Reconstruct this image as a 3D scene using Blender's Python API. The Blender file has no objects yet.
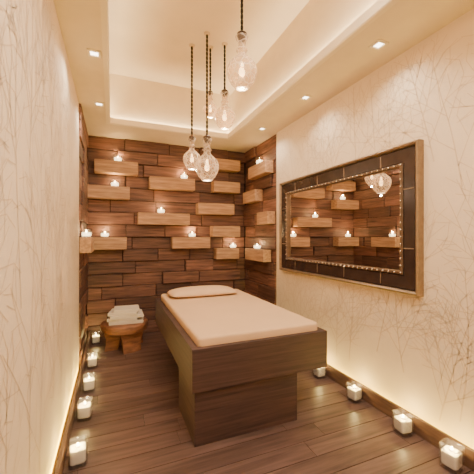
import bpy, bmesh, math, random
from mathutils import Vector, Matrix
random.seed(7)
SC = bpy.context.scene
COL = SC.collection
PI = math.pi

# ------------------------------------------------------------------ helpers
def lin(r, g, b):
    def f(c):
        c /= 255.0
        return c/12.92 if c <= 0.04045 else ((c+0.055)/1.055)**2.4
    return (f(r), f(g), f(b), 1.0)

def finish(name, bm, mats, parent=None, loc=(0, 0, 0), rotz=0.0, smooth=False, recalc=True):
    if recalc:
        bmesh.ops.recalc_face_normals(bm, faces=bm.faces)
    me = bpy.data.meshes.new(name)
    bm.to_mesh(me); bm.free()
    for m in (mats if isinstance(mats, (list, tuple)) else [mats]):
        me.materials.append(m)
    if smooth:
        for p in me.polygons: p.use_smooth = True
    o = bpy.data.objects.new(name, me)
    COL.objects.link(o)
    o.location = loc; o.rotation_euler = (0, 0, rotz)
    if parent: o.parent = parent
    return o

def tag(o, label, cat, group=None):
    o['label'] = label; o['category'] = cat
    if group: o['group'] = group
    return o

def thing(name, label, cat, loc=(0, 0, 0), rotz=0.0, group=None):
    o = bpy.data.objects.new(name, None)
    o.empty_display_size = 0.05
    COL.objects.link(o); o.location = loc; o.rotation_euler = (0, 0, rotz)
    return tag(o, label, cat, group)

def struct(o):
    o['kind'] = 'structure'; return o

def box(bm, x0, x1, y0, y1, z0, z1, bev=0.0, seg=2, mi=0, tint=None):
    t = bmesh.new()
    if tint is not None:
        lt = t.loops.layers.float_color.new('tint')
    bmesh.ops.create_cube(t, size=1.0)
    for v in t.verts:
        v.co = Vector(((x0+x1)/2+v.co.x*(x1-x0), (y0+y1)/2+v.co.y*(y1-y0), (z0+z1)/2+v.co.z*(z1-z0)))
    if bev > 0:
        bmesh.ops.bevel(t, geom=list(t.edges), offset=bev, segments=seg, affect='EDGES', profile=0.5)
    for f in t.faces:
        f.material_index = mi
        if tint is not None:
            for l in f.loops: l[lt] = tint
    me = bpy.data.meshes.new('tmp'); t.to_mesh(me); t.free()
    bm.from_mesh(me); bpy.data.meshes.remove(me)

def quad(bm, pts, mi=0):
    f = bm.faces.new([bm.verts.new(p) for p in pts]); f.material_index = mi
    return f

def loft(bm, loops, closed_ring=True, cap0=True, cap1=True, mi=0):
    vs = [[bm.verts.new(p) for p in L] for L in loops]
    n = len(vs[0])
    for a, b in zip(vs[:-1], vs[1:]):
        for i in range(n if closed_ring else n-1):
            j = (i+1) % n
            bm.faces.new((a[i], a[j], b[j], b[i])).material_index = mi
    if cap0: bm.faces.new(list(reversed(vs[0]))).material_index = mi
    if cap1: bm.faces.new(vs[-1]).material_index = mi

def ring(r, z, n=24, c=(0, 0), ex=2.0, jit=None):
    out = []
    for i in range(n):
        a = 2*PI*i/n
        ca, sa = math.cos(a), math.sin(a)
        k = (abs(ca)**ex+abs(sa)**ex)**(-1.0/ex)
        rr = r*k*(jit(a) if jit else 1.0)
        out.append((c[0]+rr*ca, c[1]+rr*sa, z))
    return out

def lathe(bm, prof, n=24, c=(0, 0), ex=2.0, z0=0.0, s=1.0, cap0=True, cap1=True):
    loft(bm, [ring(max(r*s, 1e-4), z0+z*s, n, c, ex) for r, z in prof], True, cap0, cap1)

def tube(bm, pts, radii, n=10):
    loops = []
    for i, p in enumerate(pts):
        p = Vector(p)
        a = Vector(pts[max(i-1, 0)]); b = Vector(pts[min(i+1, len(pts)-1)])
        d = (b-a).normalized()
        up = Vector((0, 0, 1)) if abs(d.z) < 0.9 else Vector((1, 0, 0))
        u = d.cross(up).normalized(); v = d.cross(u)
        r = radii[i] if isinstance(radii, (list, tuple)) else radii
        loops.append([tuple(p+u*(r*math.cos(2*PI*k/n))+v*(r*math.sin(2*PI*k/n))) for k in range(n)])
    loft(bm, loops)

# ------------------------------------------------------------------ materials
def newmat(name):
    m = bpy.data.materials.new(name); m.use_nodes = True
    nt = m.node_tree
    b = nt.nodes['Principled BSDF']
    return m, nt, b, nt.nodes, nt.links

def plain(name, col, rough=0.6, metal=0.0, noise=0.0, nscale=20, bump=0.0, bscale=200, emit=0.0, ecol=None):
    m, nt, b, N, L = newmat(name)
    b.inputs['Roughness'].default_value = rough
    b.inputs['Metallic'].default_value = metal
    tc = N.new('ShaderNodeTexCoord')
    nz = N.new('ShaderNodeTexNoise'); nz.inputs['Scale'].default_value = nscale; nz.inputs['Detail'].default_value = 4
    L.new(tc.outputs['Object'], nz.inputs['Vector'])
    rp = N.new('ShaderNodeValToRGB')
    d = tuple(c*(1-noise) for c in col[:3])+(1,); u = tuple(min(1, c*(1+noise)) for c in col[:3])+(1,)
    rp.color_ramp.elements[0].color = d; rp.color_ramp.elements[0].position = .3
    rp.color_ramp.elements[1].color = u; rp.color_ramp.elements[1].position = .7
    L.new(nz.outputs['Fac'], rp.inputs['Fac'])
    L.new(rp.outputs['Color'], b.inputs['Base Color'])
    if bump > 0:
        n2 = N.new('ShaderNodeTexNoise'); n2.inputs['Scale'].default_value = bscale
        L.new(tc.outputs['Object'], n2.inputs['Vector'])
        bp = N.new('ShaderNodeBump'); bp.inputs['Strength'].default_value = bump; bp.inputs['Distance'].default_value = .005
        L.new(n2.outputs['Fac'], bp.inputs['Height']); L.new(bp.outputs['Normal'], b.inputs['Normal'])
    if emit > 0:
        b.inputs['Emission Color'].default_value = ecol or col
        b.inputs['Emission Strength'].default_value = emit
    return m

def wood(name, c0, c1, scale=(3, 30, 30), rough=0.5, tint=False, bump=0.25, lo=.32, hi=.68):
    m, nt, b, N, L = newmat(name)
    tc = N.new('ShaderNodeTexCoord')
    mp = N.new('ShaderNodeMapping'); mp.inputs['Scale'].default_value = scale
    vec = tc.outputs['Object']
    if tint:
        at = N.new('ShaderNodeAttribute'); at.attribute_name = 'tint'
        sx = N.new('ShaderNodeSeparateColor'); L.new(at.outputs['Color'], sx.inputs['Color'])
        vm = N.new('ShaderNodeVectorMath'); vm.operation = 'MULTIPLY_ADD'
        L.new(at.outputs['Vector'], vm.inputs[0]); vm.inputs[1].default_value = (3, 17, 13)
        L.new(tc.outputs['Object'], vm.inputs[2]); vec = vm.outputs['Vector']
    L.new(vec, mp.inputs['Vector'])
    nz = N.new('ShaderNodeTexNoise'); nz.inputs['Scale'].default_value = 1.0
    nz.inputs['Detail'].default_value = 7; nz.inputs['Roughness'].default_value = .62; nz.inputs['Distortion'].default_value = .5
    L.new(mp.outputs['Vector'], nz.inputs['Vector'])
    rp = N.new('ShaderNodeValToRGB')
    rp.color_ramp.elements[0].color = c0; rp.color_ramp.elements[0].position = lo
    rp.color_ramp.elements[1].color = c1; rp.color_ramp.elements[1].position = hi
    L.new(nz.outputs['Fac'], rp.inputs['Fac'])
    out = rp.outputs['Color']
    if tint:
        mx = N.new('ShaderNodeMix'); mx.data_type = 'RGBA'; mx.blend_type = 'MULTIPLY'
        mx.inputs[0].default_value = 1.0
        cc = N.new('ShaderNodeCombineColor')
        for i in range(3): L.new(sx.outputs[0], cc.inputs[i])
        L.new(out, mx.inputs[6]); L.new(cc.outputs['Color'], mx.inputs[7])
        out = mx.outputs[2]
    L.new(out, b.inputs['Base Color'])
    b.inputs['Roughness'].default_value = rough
    bp = N.new('ShaderNodeBump'); bp.inputs['Strength'].default_value = bump; bp.inputs['Distance'].default_value = .004
    L.new(nz.outputs['Fac'], bp.inputs['Height']); L.new(bp.outputs['Normal'], b.inputs['Normal'])
    return m

def emission(name, col, strength):
    m, nt, b, N, L = newmat(name)
    b.inputs['Base Color'].default_value = col
    b.inputs['Emission Color'].default_value = col
    b.inputs['Emission Strength'].default_value = strength
    return m

def clear_glass(name, tint=(1, 1, 1, 1), base=.10):
    m, nt, b, N, L = newmat(name)
    N.remove(b)
    o = N['Material Output']
    t = N.new('ShaderNodeBsdfTransparent'); t.inputs['Color'].default_value = tint
    g = N.new('ShaderNodeBsdfGlossy'); g.inputs['Roughness'].default_value = .05
    lw = N.new('ShaderNodeLayerWeight'); lw.inputs['Blend'].default_value = .35
    ma = N.new('ShaderNodeMath'); ma.operation = 'MULTIPLY_ADD'; ma.inputs[1].default_value = .55; ma.inputs[2].default_value = base
    ma.use_clamp = True
    L.new(lw.outputs['Facing'], ma.inputs[0])
    mx = N.new('ShaderNodeMixShader')
    L.new(ma.outputs[0], mx.inputs['Fac']); L.new(t.outputs[0], mx.inputs[1]); L.new(g.outputs[0], mx.inputs[2])
    L.new(mx.outputs[0], o.inputs['Surface'])
    return m

def pendant_glass(name):
    m, nt, b, N, L = newmat(name)
    o = N['Material Output']
    b.inputs['Base Color'].default_value = lin(246, 226, 204)
    b.inputs['Roughness'].default_value = .10
    b.inputs['Emission Color'].default_value = (1, .70, .44, 1)
    b.inputs['Emission Strength'].default_value = .14
    tc = N.new('ShaderNodeTexCoord')
    vo = N.new('ShaderNodeTexVoronoi'); vo.feature = 'DISTANCE_TO_EDGE'; vo.inputs['Scale'].default_value = 19
    L.new(tc.outputs['Object'], vo.inputs['Vector'])
    rp = N.new('ShaderNodeValToRGB')
    rp.color_ramp.elements[0].position = .02; rp.color_ramp.elements[0].color = (.42, .42, .42, 1)
    rp.color_ramp.elements[1].position = .12; rp.color_ramp.elements[1].color = (.10, .10, .10, 1)
    L.new(vo.outputs['Distance'], rp.inputs['Fac'])
    t = N.new('ShaderNodeBsdfTransparent'); t.inputs['Color'].default_value = (.90, .81, .71, 1)
    lw = N.new('ShaderNodeLayerWeight'); lw.inputs['Blend'].default_value = .25
    ad = N.new('ShaderNodeMath'); ad.operation = 'MULTIPLY_ADD'; ad.inputs[1].default_value = .6; ad.use_clamp = True
    L.new(lw.outputs['Facing'], ad.inputs[0]); L.new(rp.outputs['Color'], ad.inputs[2])
    mx = N.new('ShaderNodeMixShader')
    L.new(ad.outputs[0], mx.inputs['Fac']); L.new(t.outputs[0], mx.inputs[1]); L.new(b.outputs[0], mx.inputs[2])
    L.new(mx.outputs[0], o.inputs['Surface'])
    return m

M = {}
M['paper'] = plain('cream_wallpaper', lin(236, 214, 184), .75, noise=.015, nscale=6)
M['twig'] = plain('wallpaper_twigs', lin(223, 197, 164), .75, noise=.03, nscale=9)
M['ceil'] = plain('ceiling_plaster', lin(226, 206, 174), .8, noise=.03, nscale=8)
M['ceil_in'] = plain('tray_plaster', lin(222, 201, 168), .8, noise=.05, nscale=3)
M['cove'] = plain('cove_moulding', lin(232, 214, 184), .7, noise=.01)
M['plank'] = wood('wall_planks', lin(66, 43, 36), lin(136, 94, 75), (2.2, 22, 34), .6, True, .5)
M['ledge'] = wood('ledge_wood', lin(150, 111, 82), lin(204, 162, 122), (3, 26, 34), .6, False, .5)
M['gap'] = plain('plank_gap', lin(30, 22, 19), .9)
M['floor'] = wood('floor_planks', lin(74, 56, 51), lin(114, 89, 81), (1.6, 22, 22), .38, True, .12, .34, .66)
M['board'] = wood('baseboard_wood', lin(84, 62, 52), lin(114, 85, 70), (4, 4, 50), .45)
M['bed'] = wood('table_wood', lin(42, 30, 29), lin(86, 62, 56), (2.0, 2.0, 55), .5, False, .10, .28, .72)
M['sheet'] = plain('beige_sheet', lin(214, 177, 137), .85, noise=.03, nscale=3, bump=.15, bscale=260)
M['pillow'] = plain('beige_pillowcase', lin(219, 183, 144), .85, noise=.02, nscale=5, bump=.15, bscale=260)
M['gold'] = plain('bronze_gold_edge', lin(150, 128, 104), .34, .7, noise=.12, nscale=30)
M['trim'] = plain('bronze_trim', lin(116, 95, 77), .32, .7, noise=.12, nscale=30)
M['bronze'] = plain('bronze_bead', lin(196, 178, 154), .25, .9, noise=.1, nscale=60)
M['leather'] = plain('dark_brown_panel', lin(60, 45, 40), .24, .2, noise=.2, nscale=10)
m, nt, b, N, L = newmat('mirror_silver')
b.inputs['Base Color'].default_value = (.90, .87, .82, 1); b.inputs['Metallic'].default_value = 1; b.inputs['Roughness'].default_value = .01
M['mirror'] = m
M['stool'] = wood('stool_wood', lin(96, 60, 41), lin(158, 105, 71), (6, 6, 22), .55)
M['towel'] = plain('cream_towel', lin(230, 217, 195), .95, noise=.03, nscale=30, bump=.5, bscale=330)
M['glass'] = clear_glass('candle_glass')
M['wax'] = plain('white_wax', lin(240, 232, 218), .5, noise=.01, emit=.05, ecol=(1, .85, .65, 1))  # slight emission stands in for flame light scattered inside the wax
M['wax_lit'] = plain('glowing_wax', lin(255, 240, 212), .5, noise=.01, emit=5.0, ecol=(1, .80, .48, 1))
M['wick'] = plain('wick', lin(40, 30, 24), .9)
M['flame'] = emission('flame', (1, .78, .44, 1), 30)
M['cord'] = plain('dark_cord', lin(22, 17, 16), 1.0)
M['canopy'] = plain('canopy_plaster', lin(206, 180, 142), .7)
M['cap'] = plain('brass_cap', lin(70, 50, 40), .4, .5, noise=.1)
M['pglass'] = pendant_glass('crackled_glass')
M['bulb'] = emission('bulb', (1, .68, .32, 1), 6)
M['white'] = plain('white_trim', lin(236, 222, 198), .5)
M['lens'] = emission('downlight_lens', (1, .92, .78, 1), 8)

# ------------------------------------------------------------------ room
XL, XR, YB, YF, H = -.32, 2.046, 4.64, -1.2, 2.8
YW = 3.58                      # where the timber wraps onto the side walls

# floor: planks laid across the room
bm = bmesh.new()
bm.loops.layers.float_color.new('tint')
box(bm, XL-.1, XR+.1, YF-.1, YB+.1, -.1, -.006, mi=1, tint=(0, 0, 0, 1))
y = YF-.05; pw = .15
while y < YB+.02:
    x = XL-.05-random.random()*1.0
    while x < XR+.05:
        ln = random.uniform(.9, 1.5)
        x0, x1 = max(x, XL-.05), min(x+ln, XR+.05)
        if x1-x0 > .02:
            t = (random.uniform(.8, 1.18), random.random(), random.random(), 1)
            box(bm, x0+.0018, x1-.0018, y+.0025, min(y+pw, YB+.05)-.0025, -.02, 0, tint=t)
        x += ln
    y += pw
struct(finish('floor', bm, [M['floor'], M['gap']]))

def twigs(bm, to3d, u0, u1, v0, v1, n, rnd):
    ST = .035
    def grow(u, v, a, w, ln, depth):
        steps = max(3, int(ln/ST))
        bend = rnd.uniform(-.012, .012)
        side = rnd.choice((-1, 1))
        for i in range(steps):
            na = a*.99+bend+rnd.uniform(-.03, .03)
            nu, nv = u+math.sin(na)*ST, v+math.cos(na)*ST
            if not (u0 < nu < u1 and v0 < nv < v1): return
            w2 = max(w*(1-.6/steps), .0038)
            pu, pv = math.cos(a), -math.sin(a); qu, qv = math.cos(na), -math.sin(na)
            quad(bm, [to3d(u-pu*w/2, v-pv*w/2), to3d(u+pu*w/2, v+pv*w/2), to3d(nu+qu*w2/2, nv+qv*w2/2), to3d(nu-qu*w2/2, nv-qv*w2/2)], 1)
            u, v, a, w = nu, nv, na, w2
            if depth < 3 and i > 1 and rnd.random() < (.40, .42, .30)[depth]:
                side = -side
                grow(u, v, a+side*rnd.uniform(.5, .8), w*.75, (ln*(1-i/steps)+.12)*rnd.uniform(.4, .6), depth+1)
    for i in range(n):
        for v_ in (v0+.01, v0+.75, v0+1.5):
            grow(u0+(u1-u0)*(i+.15+.7*rnd.random())/n, v_+rnd.uniform(0, .3), rnd.uniform(-.25, .25), .0095, rnd.uniform(.8, 1.2), 0)

bm = bmesh.new()
box(bm, XL-.1, XL, YF, YW, 0, H)
twigs(bm, lambda u, v: (XL+.0012, u, v), .3, YW-.02, .14, 2.78, 10, random.Random(3))
struct(finish('wall_left', bm, [M['paper'], M['twig']], recalc=False))
bm = bmesh.new()
box(bm, XR, XR+.1, YF, YW, 0, H)
twigs(bm, lambda u, v: (XR-.0012, u, v), .6, YW-.02, .14, 2.78, 12, random.Random(11))
struct(finish('wall_right', bm, [M['paper'], M['twig']], recalc=False))
bm = bmesh.new(); box(bm, XL-.1, XR+.1, YF-.1, YF, 0, H)
struct(finish('wall_front', bm, M['paper']))

RH = .175
LDS = {'back': .16, 'right': .13, 'left': .115}
LEDGES = [
 ('back', 14, 1.40, 1.90, 'timber ledge on the back wall, highest one near the right corner'),
 ('back', 13, -.22, .34, 'timber ledge on the back wall, highest one on the left side'),
 ('back', 12, .50, 1.16, 'highest timber ledge in the middle of the back wall, candle at its right end'),
 ('back', 11, -.31, .23, 'timber ledge at the left of the back wall, second down on that side'),
 ('back', 12, 1.46, 1.90, 'empty timber ledge near the right corner of the back wall, second from top there'),
 ('back', 10, 1.21, 1.80, 'long empty timber ledge right of the middle of the back wall'),
 ('back', 9, .34, 1.08, 'timber ledge in the middle of the back wall, with one candle at its centre'),
 ('back', 8, 1.44, 1.90, 'empty timber ledge near the right corner, just above the low candle'),
 ('back', 7, -.31, .19, 'timber ledge at the left of the back wall, lowest one on that side'),
 ('back', 7, .82, 1.40, 'timber ledge over the massage table, lowest one in the middle of the back wall'),
 ('back', 6, 1.50, 1.88, 'short low timber ledge in the right corner of the back wall'),
 ('right', 13, 3.66, 4.22, 'timber ledge high on the planked end of the right wall, carrying a candle'),
 ('right', 6, 3.72, 4.34, 'timber ledge low on the planked end of the right wall, carrying a candle'),
 ('right', 9, 3.60, 3.92, 'empty timber ledge on the planked end of the right wall beside the mirror'),
 ('right', 11, 3.98, 4.42, 'empty timber ledge deep on the right wall, below the high candle'),
 ('left', 7, 3.60, 4.10, 'timber ledge on the planked end of the left wall'),
]
def timber(name, wall, length, origin, rotz):
    bm = bmesh.new(); bm.loops.layers.float_color.new('tint')
    box(bm, -.03, length+.03, .02, .1, 0, H, mi=1, tint=(0, 0, 0, 1))
    rh = RH
    for k in range(16):
        busy = []
        for (w_, kk, a0, a1, _) in LEDGES:
            if w_ == wall and kk == k:
                busy.append({'back': (a0-XL, a1-XL), 'right': (YB-a1, YB-a0), 'left': (a0-YW, a1-YW)}[wall])
        x = -random.random()*.4
        while x < length:
            ln = random.uniform(.42, .74)
            x0, x1 = max(x, -.02 if wall == 'left' else 0), min(x+ln, length)
            if x1-x0 > .015:
                t = (random.choice((.66, .8, .96, 1.1, 1.32))*random.uniform(.95, 1.05), random.random(), random.random(), 1)
                flat = any(x0 < b1 and x1 > b0 for b0, b1 in busy)
                out = random.uniform(.0, .018) if flat else random.choice((.012, -.002, -.015, -.03, -.045))
                if wall != 'back': out = max(out, -.02)
                box(bm, x0+.003, x1-.003, out, .03, k*rh+.003, (k+1)*rh-.003, bev=.006, seg=1, tint=t)
            x += ln
    return struct(finish(name, bm, [M['plank'], M['gap']], loc=origin, rotz=rotz))
timber('wall_back', 'back', XR-XL, (XL, YB, 0), 0)
timber('wall_back_right', 'right', YB-YW, (XR, YB, 0), -PI/2)
timber('wall_back_left', 'left', YB-YW, (XL, YW, 0), PI/2)

# ceiling with tray recess
TX0, TX1, TY0, TY1, TZ = -.065, 1.56, -.7, 4.065, 3.42
bm = bmesh.new()
def cq(a, b, c, d, mi=0): quad(bm, [a, b, c, d], mi)
X0, X1, Y0, Y1 = XL-.1, XR+.1, YF-.1, YB+.1
for (a, b, c, d) in ((X0, TX0, Y0, Y1), (TX1, X1, Y0, Y1), (TX0, TX1, Y0, TY0), (TX0, TX1, TY1, Y1)):
    cq((a, c, H), (b, c, H), (b, d, H), (a, d, H))
P = [(TX0, TY0), (TX1, TY0), (TX1, TY1), (TX0, TY1)]
for i in range(4):
    p, q = P[i], P[(i+1) % 4]
    cq((p[0], p[1], H), (q[0], q[1], H), (q[0], q[1], TZ), (p[0], p[1], TZ))
cq(*[(p[0], p[1], TZ) for p in P], 1)
struct(finish('ceiling', bm, [M['ceil'], M['ceil_in']], recalc=False))
# cove moulding round the recess
def rect_sweep(bm, a0, a1, b0, b1, prof):
    loops = []
    for ins, hgt in prof:
        loops.append([(a0+ins, b0+ins, hgt), (a1-ins, b0+ins, hgt), (a1-ins, b1-ins, hgt), (a0+ins, b1-ins, hgt)])
    loft(bm, loops, True, False, False)
bm = bmesh.new()
rect_sweep(bm, TX0, TX1, TY0, TY1, [(0, H), (0, H-.012), (.038, H-.012), (.045, H-.004), (.045, H+.06), (.036, H+.06), (.034, H+.012), (0, H+.012)])
struct(finish('trim_1', bm, M['cove']))

# baseboards standing off the wall with a glow gap behind
def baseboard(name, xs, y0, y1):
    bm = bmesh.new(); box(bm, xs[0], xs[1], y0, y1, 0, .12, .003)
    return struct(finish(name, bm, M['board']))
baseboard('baseboard_left', (XL+.03, XL+.05), YF, YB-.06)
baseboard('baseboard_right', (XR-.05, XR-.03), YF, YB-.06)

# ------------------------------------------------------------------ massage table
t = thing('massage_table', 'dark brown timber massage table with beige padded top in the middle of the room', 'massage table', (1.025, 2.85, 0))
ox, oy = 1.025, 2.85
bm = bmesh.new()
ax0, ax1, ay0, ay1 = .485-ox, 1.57-ox, 1.948-oy, 3.76-oy
z0, z1 = .375, .66
box(bm, ax0, ax1, ay0, ay0+.05, z0, z1, .002)
box(bm, ax0, ax1, ay1-.05, ay1, z0, z1, .002)
box(bm, ax0, ax0+.05, ay0+.05, ay1-.05, z0, z1, .002)
box(bm, ax1-.05, ax1, ay0+.05, ay1-.05, z0, z1, .002)
finish('apron', bm, M['bed'], t)
bm = bmesh.new(); box(bm, ax0+.05, ax1-.05, ay0+.05, ay1-.05, .386, .64, .003)
finish('table_deck', bm, M['bed'], t)
for (lx0, lx1, ly0, ly1) in ((.508, 1.31, 1.975, 2.50), (.75, 1.52, 3.22, 3.70)):
    bm = bmesh.new(); box(bm, lx0-ox, lx1-ox, ly0-oy, ly1-oy, 0, .375, .004)
    finish('leg', bm, M['bed'], t)
# mattress: rounded slab with a soft crown and slightly wavy cover edge
def slab(x0, x1, y0, y1, z0, z1, r, crown):
    bm = bmesh.new()
    cx, cy = (x0+x1)/2, (y0+y1)/2; hx, hy = (x1-x0)/2, (y1-y0)/2
    def outline(ins, z, wob=0.0):
        rr = max(.04-ins*.3, .015); seg = 6
        cs = []
        for (sx, sy, a0) in ((1, 1, 0), (-1, 1, PI/2), (-1, -1, PI), (1, -1, 1.5*PI)):
            for k in range(seg+1):
                a = a0+k*PI/2/seg
                cs.append((cx+sx*(hx-ins-rr)+rr*math.cos(a), cy+sy*(hy-ins-rr)+rr*math.sin(a)))
        out = []
        m_ = len(cs)
        for i in range(m_):
            p, q = cs[i], cs[(i+1) % m_]
            long_ = (i % (seg+1)) == seg
            kk = 14 if long_ else 1
            for j in range(kk):
                f = j/kk
                x_, y_ = p[0]+(q[0]-p[0])*f, p[1]+(q[1]-p[1])*f
                s_ = x_*1.3+y_
                w_ = wob*(math.sin(s_*31)+.6*math.sin(s_*53+1))
                out.append((x_+w_*.4*(1 if x_ > cx else -1), y_+w_*.4*(1 if y_ > cy else -1), z+w_))
        return out
    loops = [outline(r*.5, z0), outline(r*.12, z0+r*.35), outline(0, z0+r, .0015)]
    for k in range(0, 7):
        a = k/6*PI/2
        loops.append(outline(r*(1-math.cos(a)), z1-r+r*math.sin(a), .0015))
    for ins in (.08, .14, .22, .32, .42):
        loops.append(outline(ins, z1+crown*(ins/.42)**.6, .001 if ins < .1 else 0))
    loft(bm, loops)
    return bm
finish('mattress', slab(.535-ox, 1.525-ox, 1.985-oy, 3.71-oy, .64, .720, .018, .003), M['sheet'], t, smooth=True)

# pillow lying at the head end
def pillow(w, d, h, n=28):
    bm = bmesh.new()
    def P(i, j, s):
        u, v = -1+2*i/n, -1+2*j/n
        px = u*math.sqrt(1-.18*v*v*abs(v))*w/2
        py = v*math.sqrt(1-.18*u*u*abs(u))*d/2
        hh = ((1-abs(u)**2.8)*(1-abs(v)**2.6))**.52
        return (px, py, h*.30+(h*.70*hh if s > 0 else -h*.30*hh))
    top = [[bm.verts.new(P(i, j, 1)) for j in range(n+1)] for i in range(n+1)]
    bot = [[top[i][j] if i in (0, n) or j in (0, n) else bm.verts.new(P(i, j, -1)) for j in range(n+1)] for i in range(n+1)]
    for g, fl in ((top, 0), (bot, 1)):
        for i in range(n):
            for j in range(n):
                q = [g[i][j], g[i+1][j], g[i+1][j+1], g[i][j+1]]
                bm.faces.new(q if not fl else q[::-1])
    return bm
o = finish('pillow', pillow(.80, .41, .092), M['pillow'], None, (.985, 3.475, .7225), 0, True)
tag(o, 'soft beige pillow lying on the head end of the massage table', 'pillow')

# ------------------------------------------------------------------ wall mirror
MZ, MY = 1.535, 2.45
A, B = .96, .555
t = thing('wall_mirror', 'large framed wall mirror with dark panelled border on the right wall', 'mirror', (XR, MY, MZ))
def fr(bm, prof):
    loops = []
    for ins, hgt in prof:
        a, b = A-ins, B-ins
        loops.append([(-hgt, -a, -b), (-hgt, a, -b), (-hgt, a, b), (-hgt, -a, b)])
    loft(bm, loops, True, False, False)
bm = bmesh.new(); fr(bm, [(0, .001), (0, .05), (.006, .060), (.014, .063), (.020, .058), (.026, .052), (.030, .04), (.030, .001)])
finish('outer_frame', bm, M['gold'], t)
bm = bmesh.new(); fr(bm, [(.028, .001), (.028, .03), (.038, .042), (.132, .036), (.140, .026), (.140, .001)])
finish('dark_border', bm, M['leather'], t)
bm = bmesh.new(); fr(bm, [(.138, .001), (.138, .038), (.144, .046), (.158, .046), (.164, .036), (.168, .02), (.168, .001)])
finish('inner_frame', bm, M['trim'], t)
for side in range(4):
    for yy in ((-.62, -.2, .2, .62) if side < 2 else (-.22, .22)):
        bm = bmesh.new()
        if side < 2:
            z_ = (1, -1)[side]*(B-.086); box(bm, -.0415, -.03, yy-.004, yy+.004, z_-.048, z_+.048, .001, 1)
        else:
            y_ = (1, -1)[side-2]*(A-.086); box(bm, -.0415, -.03, y_-.048, y_+.048, yy-.004, yy+.004, .001, 1)
        finish('joint_strip', bm, M['gold'], t)
bm = bmesh.new()
def bead(y_, z_):
    bmesh.ops.create_uvsphere(bm, u_segments=8, v_segments=6, radius=.0095, matrix=Matrix.Translation((-.047, y_, z_)))
n = 30
for i in range(n+1):
    for s in (-1, 1): bead(-(A-.151)+2*(A-.151)*i/n, s*(B-.151))
n = 15
for i in range(1, n):
    for s in (-1, 1): bead(s*(A-.151), -(B-.151)+2*(B-.151)*i/n)
finish('beading', bm, M['bronze'], t, smooth=True)
bm = bmesh.new(); box(bm, -.016, -.002, -(A-.165), A-.165, -(B-.165), B-.165)
finish('mirror_glass', bm, M['mirror'], t)

# ------------------------------------------------------------------ timber ledges
def ledge(wall, k, a0, a1, label):
    w = a1-a0
    bm = bmesh.new(); box(bm, -w/2, w/2, -LDS[wall], 0, .003, RH-.003, .006, 2)
    c = (a0+a1)/2
    loc, rz = {'back': ((c, YB, k*RH), 0), 'right': ((XR, c, k*RH), -PI/2), 'left': ((XL, c, k*RH), PI/2)}[wall]
    o = finish('wall_ledge', bm, M['ledge'], None, loc, rz)
    return tag(o, label, 'ledge', 'timber blocks jutting from the plank wall')
for L_ in LEDGES: ledge(*L_)

def point(name, loc, e, col=(1, .66, .28), r=.012):
    l = bpy.data.lights.new(name, 'POINT'); l.energy = e; l.color = col; l.shadow_soft_size = r
    o = bpy.data.objects.new(name, l); COL.objects.link(o); o.location = loc; return o
def area(name, loc, rot, sx, sy, e, col=(1, .82, .6)):
    l = bpy.data.lights.new(name, 'AREA'); l.shape = 'RECTANGLE'; l.size = sx; l.size_y = sy; l.energy = e; l.color = col
    o = bpy.data.objects.new(name, l); COL.objects.link(o); o.location = loc; o.rotation_euler = rot; return o

FL = [(.0005, 0), (.35, .12), (.5, .35), (.42, .62), (.2, .9), (.0005, 1.15)]
def votive(loc, label, e=3.2):
    t = thing('votive_candle', label, 'candle', loc, 0, 'lit candles on the timber ledges')
    bm = bmesh.new()
    lathe(bm, [(.001, 0), (.046, 0), (.054, .008), (.057, .04), (.057, .088), (.053, .088), (.053, .04), (.050, .012), (.001, .010)], 24)
    finish('glass_cup', bm, M['glass'], t, smooth=True)
    bm = bmesh.new(); lathe(bm, [(.001, .012), (.048, .012), (.0515, .04), (.050, .052), (.001, .050)], 22)
    finish('wax', bm, M['wax_lit'], t, smooth=True)
    bm = bmesh.new(); lathe(bm, [(r*.022, z*.028) for r, z in FL], 10, z0=.051)
    finish('flame', bm, M['flame'], t, smooth=True)
    point('candle_light', (loc[0], loc[1], loc[2]+.090), e, r=.006)
def zt(k): return (k+1)*RH-.003
yb = YB-.095
votive((.076, yb, zt(13)), 'lit candle on the highest left ledge of the back wall')
votive((.037, yb, zt(11)), 'lit candle on the second ledge down at the left of the back wall')
votive((1.006, yb, zt(12)), 'lit candle on the highest middle ledge of the back wall')
votive((.665, yb, zt(9)), 'lit candle alone on the central ledge of the back wall')
votive((-.09, yb, zt(7)), 'lit candle on the lowest left ledge of the back wall')
votive((1.13, yb, zt(7)), 'lit candle on the low ledge straight above the massage table')
votive((1.80, yb, zt(6)), 'lit candle on the short low ledge in the right corner of the back wall')
votive((XR-.072, 3.94, zt(13)), 'lit candle on the high ledge of the right wall', 1.2)
votive((XR-.072, 4.02, zt(6)), 'lit candle on the low ledge of the right wall near the mirror', 1.2)
votive((XL+.060, 3.70, zt(7)), 'lit candle on the ledge of the left wall', 1.2)

# ------------------------------------------------------------------ floor candles
def floor_candle(x, y, label, s=1.0, rz=0.0):
    t = thing('floor_candle', label, 'candle', (x, y, 0), rz, 'square glass candles along the walls')
    bm = bmesh.new()
    lathe(bm, [(.001, 0), (.046, 0), (.053, .006), (.055, .03), (.055, .138), (.053, .142), (.047, .138), (.046, .03), (.042, .02), (.001, .02)], 40, ex=6, s=s)
    finish('glass_holder', bm, M['glass'], t, smooth=False)
    bm = bmesh.new(); lathe(bm, [(.001, .022), (.041, .022), (.045, .03), (.0455, .096), (.043, .102), (.001, .100)], 32, ex=6, s=s)
    finish('wax', bm, M['wax'], t, smooth=False)
    bm = bmesh.new(); tube(bm, [(0, 0, .098*s), (.001, 0, .110*s)], .0015, 6)
    finish('wick', bm, M['wick'], t)
    bm = bmesh.new(); lathe(bm, [(r*.018, z*.022) for r, z in FL], 10, z0=.107*s)
    finish('flame', bm, M['flame'], t, smooth=True)
    point('candle_light', (x, y, .140*s), 2.0, (1, .72, .22), .006)
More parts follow.
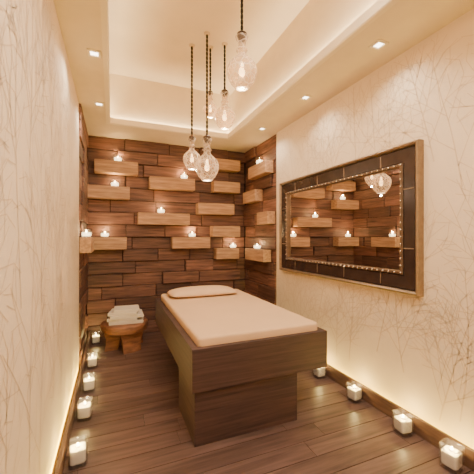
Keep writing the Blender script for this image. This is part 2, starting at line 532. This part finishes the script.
for (x, y, lb, rz) in ((-.195, 2.11, 'square glass candle on the floor by the left wall, the one nearest the viewer', .1),
                       (-.195, 2.62, 'square glass candle on the floor by the left wall, second from the viewer', -.1),
                       (-.195, 3.08, 'square glass candle on the floor by the left wall, the middle one of five', .1),
                       (-.195, 3.62, 'square glass candle on the floor by the left wall, fourth from the viewer', .0),
                       (-.195, 4.40, 'square glass candle on the floor in the far left corner beside the stool', .1),
                       (1.905, 1.21, 'square glass candle on the floor by the right wall, the one nearest the viewer', .15),
                       (1.925, 1.56, 'square glass candle on the floor under the near end of the mirror', -.15),
                       (1.925, 2.03, 'square glass candle on the floor by the right wall, third from the viewer', .1),
                       (1.92, 2.50, 'square glass candle on the floor by the right wall, farthest beside the table', .0)):
    floor_candle(x, y, lb, 1.0, rz)

# ------------------------------------------------------------------ stool and towels
sx, sy = .155, 4.11
t = thing('log_stool', 'low chunky round brown wooden stool in the left back corner', 'stool', (sx, sy, 0), .35)
def jit(a): return 1+.03*math.sin(3*a+.4)+.02*math.sin(5*a+2)
bm = bmesh.new()
loft(bm, [ring(r, z, 32, (0, 0), 2, jit) for r, z in ((.25, .225), (.278, .24), (.286, .285), (.282, .318), (.270, .33))])
finish('stool_top', bm, M['stool'], t)
for k in range(3):
    a = PI/6+k*2*PI/3
    d = Vector((math.cos(a), math.sin(a), 0)); e = Vector((-d.y, d.x, 0))
    bm = bmesh.new(); loops = []
    for zz, r0, r1, w0, w1 in ((0, .08, .225, .07, .11), (.08, .06, .21, .075, .11), (.16, .05, .208, .075, .12), (.226, .03, .225, .05, .14)):
        p = []
        for r_, s_ in ((r0, -w0), (r1, -w1), (r1+.012, 0), (r1, w1), (r0, w0)):
            q = d*r_+e*s_; p.append((q.x, q.y, zz))
        loops.append(p)
    loft(bm, loops)
    finish('leg', bm, M['stool'], t)

def towel_mesh(W, Ln, th, layers, seed):
    path = []
    g = th*1.06
    for k in range(layers):
        z = th/2+k*g
        xs = [(-1+2*i/10)*(Ln/2-g/2) for i in range(11)]
        if k % 2: xs = xs[::-1]
        path += [(x_, z) for x_ in xs]
        if k < layers-1:
            s = 1 if k % 2 == 0 else -1
            for a in (-PI/4, 0, PI/4):
                path.append((s*(Ln/2-g/2)+s*math.cos(a)*g/2, z+g/2+math.sin(a)*g/2))
    L1, L2 = [], []
    for i, p in enumerate(path):
        a, b = path[max(i-1, 0)], path[min(i+1, len(path)-1)]
        dx, dz = b[0]-a[0], b[1]-a[1]; l = math.hypot(dx, dz) or 1
        nx, nz = -dz/l, dx/l
        L1.append((p[0]+nx*th*.48, p[1]+nz*th*.48)); L2.append((p[0]-nx*th*.48, p[1]-nz*th*.48))
    outline = L1+L2[::-1]
    bm = bmesh.new(); loops = []
    nW = 10
    for i in range(nW+1):
        x_ = -W/2+W*i/nW
        loops.append([(p[0]*(1+.01*math.sin(i*1.3+seed)), x_, p[1]) for p in outline])
    vs = [[bm.verts.new(p) for p in L] for L in loops]
    n = len(outline)
    for a, b in zip(vs[:-1], vs[1:]):
        for i in range(n):
            j = (i+1) % n
            bm.faces.new((a[i], a[j], b[j], b[i]))
    m_ = len(L1)
    for row in (vs[0], vs[-1]):
        for i in range(m_-1):
            bm.faces.new((row[i], row[i+1], row[n-2-i], row[n-1-i]))
    return bm
z = .331
TW = [(.30, .40, .0165, 2, -.08, 'folded cream towel at the bottom of the stack on the stool'),
      (.28, .35, .0165, 2, -.20, 'folded cream towel second from the bottom of the stack on the stool'),
      (.30, .39, .0165, 2, .00, 'folded cream towel in the middle of the stack on the stool'),
      (.28, .34, .0165, 2, -.20, 'folded cream towel second from the top of the stack on the stool'),
      (.25, .30, .0165, 2, -.06, 'smaller folded cream towel lying on top of the stack')]
for i, (W, Ln, th, ly, rz, lb) in enumerate(TW):
    o = finish('folded_towel', towel_mesh(W, Ln, th, ly, i), M['towel'], None, (sx+(.012, -.02, .012, -.018, .01)[i], sy, z), rz, False)
    tag(o, lb, 'towel', 'stack of folded towels on the stool')
    z += th*1.06*(ly-1)+th*.98+.0015

# ------------------------------------------------------------------ pendants
BOT = [(.32, 2.44), (.44, 2.40), (.40, 2.26), (.28, 2.10), (.26, 1.85), (.26, 1.62), (.38, 1.56), (.38, 1.46), (.27, 1.40), (.32, 1.15), (.58, .90), (.88, .58), (1.0, .28), (1.0, -.05), (.90, -.42), (.70, -.75), (.50, -.94), (.46, -1.04), (.30, -1.07)]
def pendant(x, y, z, R, label):
    t = thing('pendant_lamp', label, 'pendant lamp', (x, y, TZ), 0, 'glass bottle pendants over the massage table')
    dz = z-TZ
    bm = bmesh.new(); lathe(bm, [(.001, -.016), (.022, -.016), (.03, -.010), (.031, -.001), (.001, -.001)], 20)
    finish('canopy', bm, M['canopy'], t, smooth=False)
    ctop, cbot = -.014, dz+R*2.70
    bm = bmesh.new(); n = max(8, int((ctop-cbot)/.014)); pr = []
    for i in range(n+1):
        pr.append((.0115 if i % 3 else .008, ctop+(cbot-ctop)*i/n))
    lathe(bm, pr, 8)
    finish('cord', bm, M['cord'], t)
    bm = bmesh.new(); lathe(bm, [(.001, 2.76), (.16, 2.74), (.34, 2.60), (.36, 2.44), (.29, 2.42), (.2, 2.15), (.001, 2.15)], 18, z0=dz, s=R)
    finish('cap', bm, M['cap'], t)
    bm = bmesh.new(); lathe(bm, BOT, 20, z0=dz, s=R, cap0=False, cap1=True)
    finish('glass_shade', bm, M['pglass'], t, smooth=True)
    bm = bmesh.new(); lathe(bm, [(.001, .75), (.1, .7), (.11, .45), (.18, .2), (.21, 0), (.16, -.2), (.001, -.28)], 14, z0=dz, s=R)
    finish('bulb', bm, M['bulb'], t, smooth=True)
    point('pendant_light', (x, y, z-R*1.3), 4, (1, .80, .54), .01)
pendant(.92, 2.14, 2.657, .115, 'glass bottle pendant lamp hanging nearest the viewer, highest in the picture')
pendant(1.09, 2.99, 2.645, .108, 'glass bottle pendant lamp second from the right, below the nearest one')
pendant(.967, 3.10, 2.75, .075, 'small slim glass pendant lamp hung high in the middle of the cluster')
pendant(.871, 2.90, 2.085, .118, 'large glass bottle pendant lamp hanging lowest of the cluster')
pendant(.778, 3.14, 2.21, .093, 'glass bottle pendant lamp leftmost of the cluster, just left of the lowest one')

# ------------------------------------------------------------------ downlights
def downlight(x, y, label):
    t = thing('ceiling_downlight', label, 'ceiling light', (x, y, H), 0, 'square recessed downlights')
    bm = bmesh.new()
    loops = [ring(r, z_, 4, (0, 0), 2) for r, z_ in ((.066, -.0005), (.066, -.008), (.062, -.011), (.042, -.011), (.038, -.003), (.038, -.0005))]
    loft(bm, loops, True, False, False)
    fo = finish('frame', bm, M['white'], t); fo.rotation_euler = (0, 0, PI/4)
    bm = bmesh.new(); loft(bm, [ring(r, z_, 4) for r, z_ in ((.037, -.0008), (.037, -.004), (.025, -.005))])
    lo = finish('lens', bm, M['lens'], t); lo.rotation_euler = (0, 0, PI/4)
    l = bpy.data.lights.new('downlight_beam', 'SPOT'); l.energy = 20; l.color = (1, .91, .77); l.spot_size = math.radians(150); l.spot_blend = 1.0; l.shadow_soft_size = .02
    so = bpy.data.objects.new('downlight_beam', l); COL.objects.link(so); so.location = (x, y, H-.035)
for x, y, lb in ((1.79, 1.65, 'square ceiling downlight on the right side, nearest the viewer'),
                 (1.79, 2.55, 'square ceiling downlight on the right side, the middle one'),
                 (1.79, 3.50, 'square ceiling downlight on the right side, farthest, by the plank wall'),
                 (-.125, 2.55, 'square ceiling downlight on the left side, the nearer one'),
                 (-.125, 3.50, 'square ceiling downlight on the left side, the farther one')):
    downlight(x, y, lb)

# ------------------------------------------------------------------ lights
cz = H+.03
ly = TY1-TY0-.1
WARM = (1, .86, .58)
area('cove_light_left', (TX0+.018, (TY0+TY1)/2, cz), (PI, 0, 0), .025, ly, 30, WARM)
area('cove_light_right', (TX1-.018, (TY0+TY1)/2, cz), (PI, 0, 0), .025, ly, 30, WARM)
area('cove_light_back', ((TX0+TX1)/2, TY1-.018, cz), (PI, 0, 0), TX1-TX0-.1, .025, 8, WARM)
area('skirting_glow_left', (XL+.016, 1.2, .05), (PI, 0, 0), .02, 4.6, 28, (1, .72, .06))
area('skirting_glow_right', (XR-.016, 1.2, .05), (PI, 0, 0), .02, 4.6, 34, (1, .72, .06))
area('unseen_fill_light', (.85, .3, 3.38), (0, 0, 0), 1.2, 1.6, 92, (1, .93, .81))  # added fill lamp up in the tray, out of view, to brighten the room

w = bpy.data.worlds.new('world'); SC.world = w; w.use_nodes = True
w.node_tree.nodes['Background'].inputs['Color'].default_value = (1, .85, .7, 1)
w.node_tree.nodes['Background'].inputs['Strength'].default_value = .3

# ------------------------------------------------------------------ camera
cam = bpy.data.cameras.new('camera'); cam.sensor_width = 36; cam.lens = 304/474*36; cam.clip_start = .02
co = bpy.data.objects.new('camera', cam); COL.objects.link(co)
co.location = (0, 0, 1.4); co.rotation_euler = (PI/2, 0, -math.radians(22.35))
SC.camera = co
